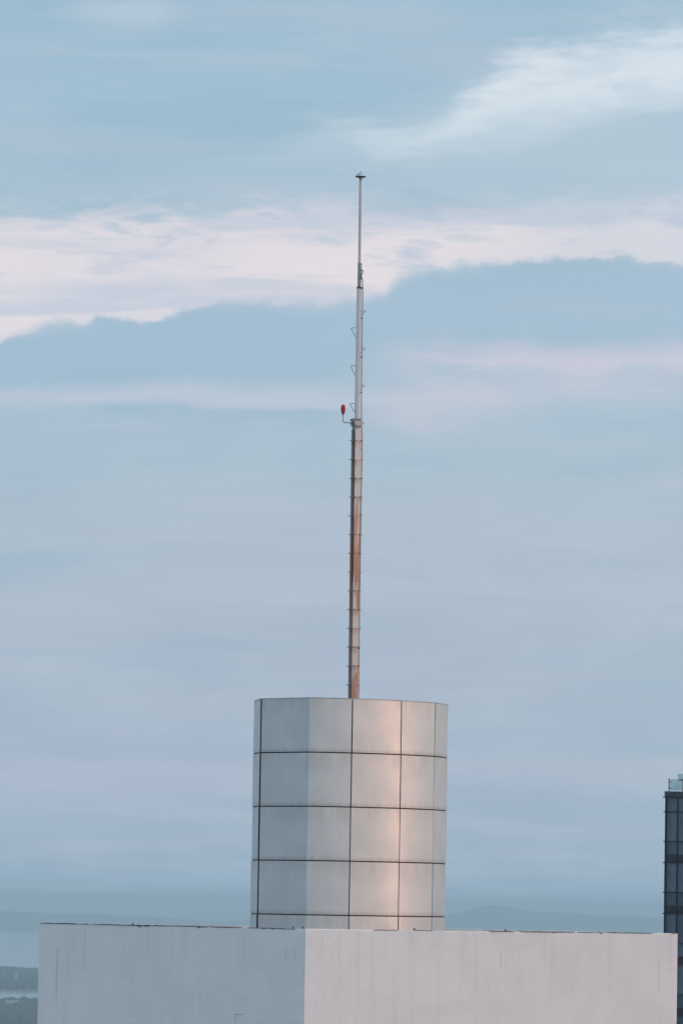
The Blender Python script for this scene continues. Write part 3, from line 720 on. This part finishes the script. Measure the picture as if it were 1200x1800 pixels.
for ri, (z1, z0, what) in enumerate(levels[:NEARR]):
    for ci in range(NEARC):
        a0 = 0.08 + ci * (colw) + .03; a1 = 0.08 + (ci + 1) * colw - .03
        b = MB()
        v = [G(a0, -.03, z0 + .04), G(a1, -.03, z0 + .04), G(a1, -.03, z1 - .04), G(a0, -.03, z1 - .04)]
        tx = rr.uniform(-.012, .012); tz_ = rr.uniform(-.010, .010)
        v[1] += gn_ * tx; v[2] += gn_ * (tx + tz_); v[3] += gn_ * tz_
        v += [q - gn_ * .04 for q in v]
        b.add(v, [(0, 1, 2, 3), (4, 7, 6, 5), (0, 4, 5, 1), (1, 5, 6, 2), (2, 6, 7, 3), (3, 7, 4, 0)])
        b.build('pane', glm[rr.choice((0, 0, 1, 2)) if what != 'upper' else rr.choice((1, 1, 0))], tower, origin=G(a0, 0, z0))
        if what == 'upper' and ci < 3:
            b = MB(); gbox(b, a0, a1, -.026, -.012, z0 + .05, z0 + .05 + 13.0 / PG); b.build('spandrel', spd, tower)
NEARC_A = 0.08 + NEARC * colw; znear = levels[NEARR - 1][1]
# transoms and mullions of the near corner, each its own piece
for ri, (z1, z0, what) in enumerate(levels[:NEARR]):
    b = MB(); gbox(b, -.10, NEARC_A, -.06, .07, z0 - .04, z0 + .04); b.build('transom', mul, tower)
for ci in range(NEARC + 1):
    a = 0.08 + ci * colw; hw = .05 if ci else .08
    b = MB(); gbox(b, a - hw, a + hw, -.08, .055, znear, zfac); b.build('mullion', mul, tower)
# the rest of the facades
b = MB(); bm_ = MB()
for (z1, z0, what) in levels:
    near_row = z0 >= znear - .01
    nc = int((W - .2) / colw)
    for ci in range(nc):
        if near_row and ci < NEARC: continue
        a0 = .08 + ci * colw + .03; a1 = a0 + colw - .06
        b.add([G(a0, -.03, z0 + .04), G(a1, -.03, z0 + .04), G(a1, -.03, z1 - .04), G(a0, -.03, z1 - .04)], [(0, 1, 2, 3)])
    gbox(bm_, NEARC_A if near_row else 0, W, -.06, .07, z0 - .04, z0 + .04)
for ci in range(int((W - .2) / colw) + 1):
    a = .08 + ci * colw
    gbox(bm_, a - .05, a + .05, -.08, .055, 0, zfac if ci > NEARC else znear)
for (z1, z0, what) in levels:
    gbox(bm_, -.06, .02, -D, -.1, z0 - .04, z0 + .04); gbox(b, .05, .10, -D + .1, -.12, z0 + .04, z1 - .04)
kind(b.build('pane_field', glm[0], tower), 'stuff'); kind(bm_.build('mullion_field', mul, tower), 'stuff')
# parapet, drip ledge, glass railing
b = MB(); gbox(b, -.04, W + .05, -.9, .10, zfac + .02, ztop); parapet = b.build('parapet', conc, tower)
b = MB(); gbox(b, -.14, W + .1, -.5, .20, zfac - .05, zfac + .018); b.build('ledge', mul, tower)
b = MB(); gbox(b, .2, W - .2, -D, -.95, zfac - .3, zfac); b.build('roof', conc, tower)
for k in range(8):
    b = MB(); gbox(b, .30 + k * .12 * 3, .38 + k * .12 * 3, .101, .106, zfac + .10, zfac + .14); b.build('vent_slot', spd, parapet)
rgm = bpy.data.materials.new('railing_glass'); rgm.use_nodes = True; t = NT(rgm.node_tree); t.n.clear()
o = t.n.new('ShaderNodeOutputMaterial'); mx = t.n.new('ShaderNodeMixShader'); tr = t.n.new('ShaderNodeBsdfTransparent'); gl = t.n.new('ShaderNodeBsdfPrincipled')
tr.inputs[0].default_value = (0.80, 0.90, 0.89, 1); gl.inputs['Base Color'].default_value = (0.20, 0.32, 0.34, 1); gl.inputs['Roughness'].default_value = 0.08
sm = t.noise(t.n.new('ShaderNodeTexCoord').outputs['Object'], 1.5, 4, 0.6)
t.put(mx.inputs[0], t.rng(sm, 0.3, 0.7, 0.14, 0.26)); t.l.new(tr.outputs[0], mx.inputs[1]); t.l.new(gl.outputs[0], mx.inputs[2]); t.l.new(mx.outputs[0], o.inputs[0])
zr = gz(1369.5)
for k in range(6):
    a = GX(1174.2) + k * GX(1168.4 + 24.0)
    b = MB(); gbox(b, a - .035, a + .035, -.16, -.09, ztop, zr + .02); b.tube([G(a, -.125, zr + .02), G(a, -.125, zr + .06)], [.05, .03], 8); post = b.build('railing_post', mul, tower)
    for zc in (.28, .78):
        b = MB(); gbox(b, a + .03, a + .17, -.14, -.10, ztop + (zr - ztop) * zc - .03, ztop + (zr - ztop) * zc + .03); b.build('glass_clip', mul, post)
    b = MB(); gbox(b, a + .09, a + GX(1168.4 + 24.0) - .06, -.13, -.115, ztop + .06, zr); b.build('railing_pane', rgm, tower)
zs1 = gz(1358); zs0 = gz(1368.6)
b = MB(); gbox(b, GX(1179), 7.0, -3.02, -3.0, zs0, zs1); b.build('screen_pane', rgm, tower)
b = MB(); gbox(b, GX(1180), 7.0, -3.06, -2.98, zs0 - .07, zs0); b.build('screen_rail', mul, tower)
for a in (GX(1181) + 1.3, 4.0, 6.5):
    b = MB(); gbox(b, a - .03, a + .03, -3.05, -2.99, zfac, zs0 - .07); b.build('screen_post', mul, tower)

# ================================================================== far land at the lower left
leaf = worn('far_foliage', (0.035, 0.055, 0.045), (0.06, 0.08, 0.065), 0.95, scale=(.05, .05, .05), spec=0.1)
import itertools
t_ = (1 + 5 ** .5) / 2
ico_v = [Vector(v).normalized() for v in ((-1, t_, 0), (1, t_, 0), (-1, -t_, 0), (1, -t_, 0), (0, -1, t_), (0, 1, t_), (0, -1, -t_), (0, 1, -t_), (t_, 0, -1), (t_, 0, 1), (-t_, 0, -1), (-t_, 0, 1))]
ico_f = [(0, 11, 5), (0, 5, 1), (0, 1, 7), (0, 7, 10), (0, 10, 11), (1, 5, 9), (5, 11, 4), (11, 10, 2), (10, 7, 6), (7, 1, 8), (3, 9, 4), (3, 4, 2), (3, 2, 6), (3, 6, 8), (3, 8, 9), (4, 9, 5), (2, 4, 11), (6, 2, 10), (8, 6, 7), (9, 8, 1)]
def wood(name, n, y0, y1, a0, a1, hmin, hmax, seed, label):
    rr = random.Random(seed); b = MB(); V_ = []; F_ = []
    for i in range(n):
        y = rr.uniform(y0, y1); a = rr.uniform(a0, a1); h = rr.uniform(hmin, hmax); r = h * rr.uniform(.35, .6)
        c = Vector((a * y, y, h * .55)); k = len(V_)
        V_ += [c + Vector((v.x * r * rr.uniform(.75, 1.2), v.y * r * rr.uniform(.75, 1.2), v.z * h * .5 * rr.uniform(.8, 1.1))) for v in ico_v]
        F_ += [tuple(q + k for q in f) for f in ico_f]
    o = mesh(name, V_, F_, leaf, smooth=80); kind(o, 'stuff'); o['label'] = label; o['category'] = 'woodland'; return o
wood('near_wood', 24000, 5300, 7320, -0.13, 0.10, 3.5, 9.5, 1, 'hazy dark woodland on the near side of the pale river')
wood('far_wood', 21000, 8180, 10200, -0.13, 0.10, 5, 13, 2, 'hazy blue woodland on the far side of the pale river')
pale = worn('pale_render', (0.36, 0.36, 0.35), (0.26, 0.26, 0.26), 0.8, scale=(.3, .3, .3))
rfm = worn('far_roof', (0.34, 0.35, 0.36), (0.22, 0.22, 0.23), 0.7, scale=(.3, .3, .3))
def far_house(name, px, Yd, wd, dp, hh, roof, label, zbase=0.0):
    p = at(px, 1600, Yd); p = Vector((p.x, Yd, zbase)); h_ = empty(name, p); tag(h_, label, 'building')
    b = MB(); b.bx(p.x - wd / 2, p.x + wd / 2, Yd - dp / 2, Yd + dp / 2, zbase, zbase + hh); b.build('wall', pale, h_)
    b = MB(); x0, x1, y0, y1, z = p.x - wd / 2 - .4, p.x + wd / 2 + .4, Yd - dp / 2 - .4, Yd + dp / 2 + .4, zbase + hh + .01
    b.add([(x0, y0, z), (x1, y0, z), (x1, y1, z), (x0, y1, z), (x0, (y0 + y1) / 2, z + roof), (x1, (y0 + y1) / 2, z + roof)], [(0, 1, 5, 4), (2, 3, 4, 5), (0, 4, 3), (1, 2, 5), (0, 3, 2, 1)])
    b.build('roof', rfm, h_)
far_house('house', 32, 8900, 4.0, 6, 13, 3.0, 'tiny pale house tower among trees beyond the river')
far_house('shed', 20, 6900, 8, 8, 9.2, 1.3, 'long low pale shed roof in the near woodland, the left one')
far_house('shed', 31, 6880, 7, 8, 9.6, 1.4, 'long low pale shed roof in the near woodland, the right one')

# ================================================================== haze
hz = bpy.data.materials.new('haze_air'); hz.use_nodes = True; t = NT(hz.node_tree); t.n.clear()
o = t.n.new('ShaderNodeOutputMaterial'); pv = t.n.new('ShaderNodeVolumePrincipled')
pv.inputs['Color'].default_value = (0.66, 0.88, 1.0, 1); pv.inputs['Density'].default_value = 9.0e-5; pv.inputs['Anisotropy'].default_value = 0.0
pv.inputs['Density Attribute'].default_value = ''; hz.cycles.homogeneous_volume = True
t.l.new(pv.outputs[0], o.inputs['Volume'])
b = MB(); b.bx(-47000, 47000, -11000, 47000, -1.0, 172.0); hzo = kind(b.build('haze', hz), 'stuff')
hzo['label'] = 'thin blue evening haze over the far land'; hzo['category'] = 'haze'
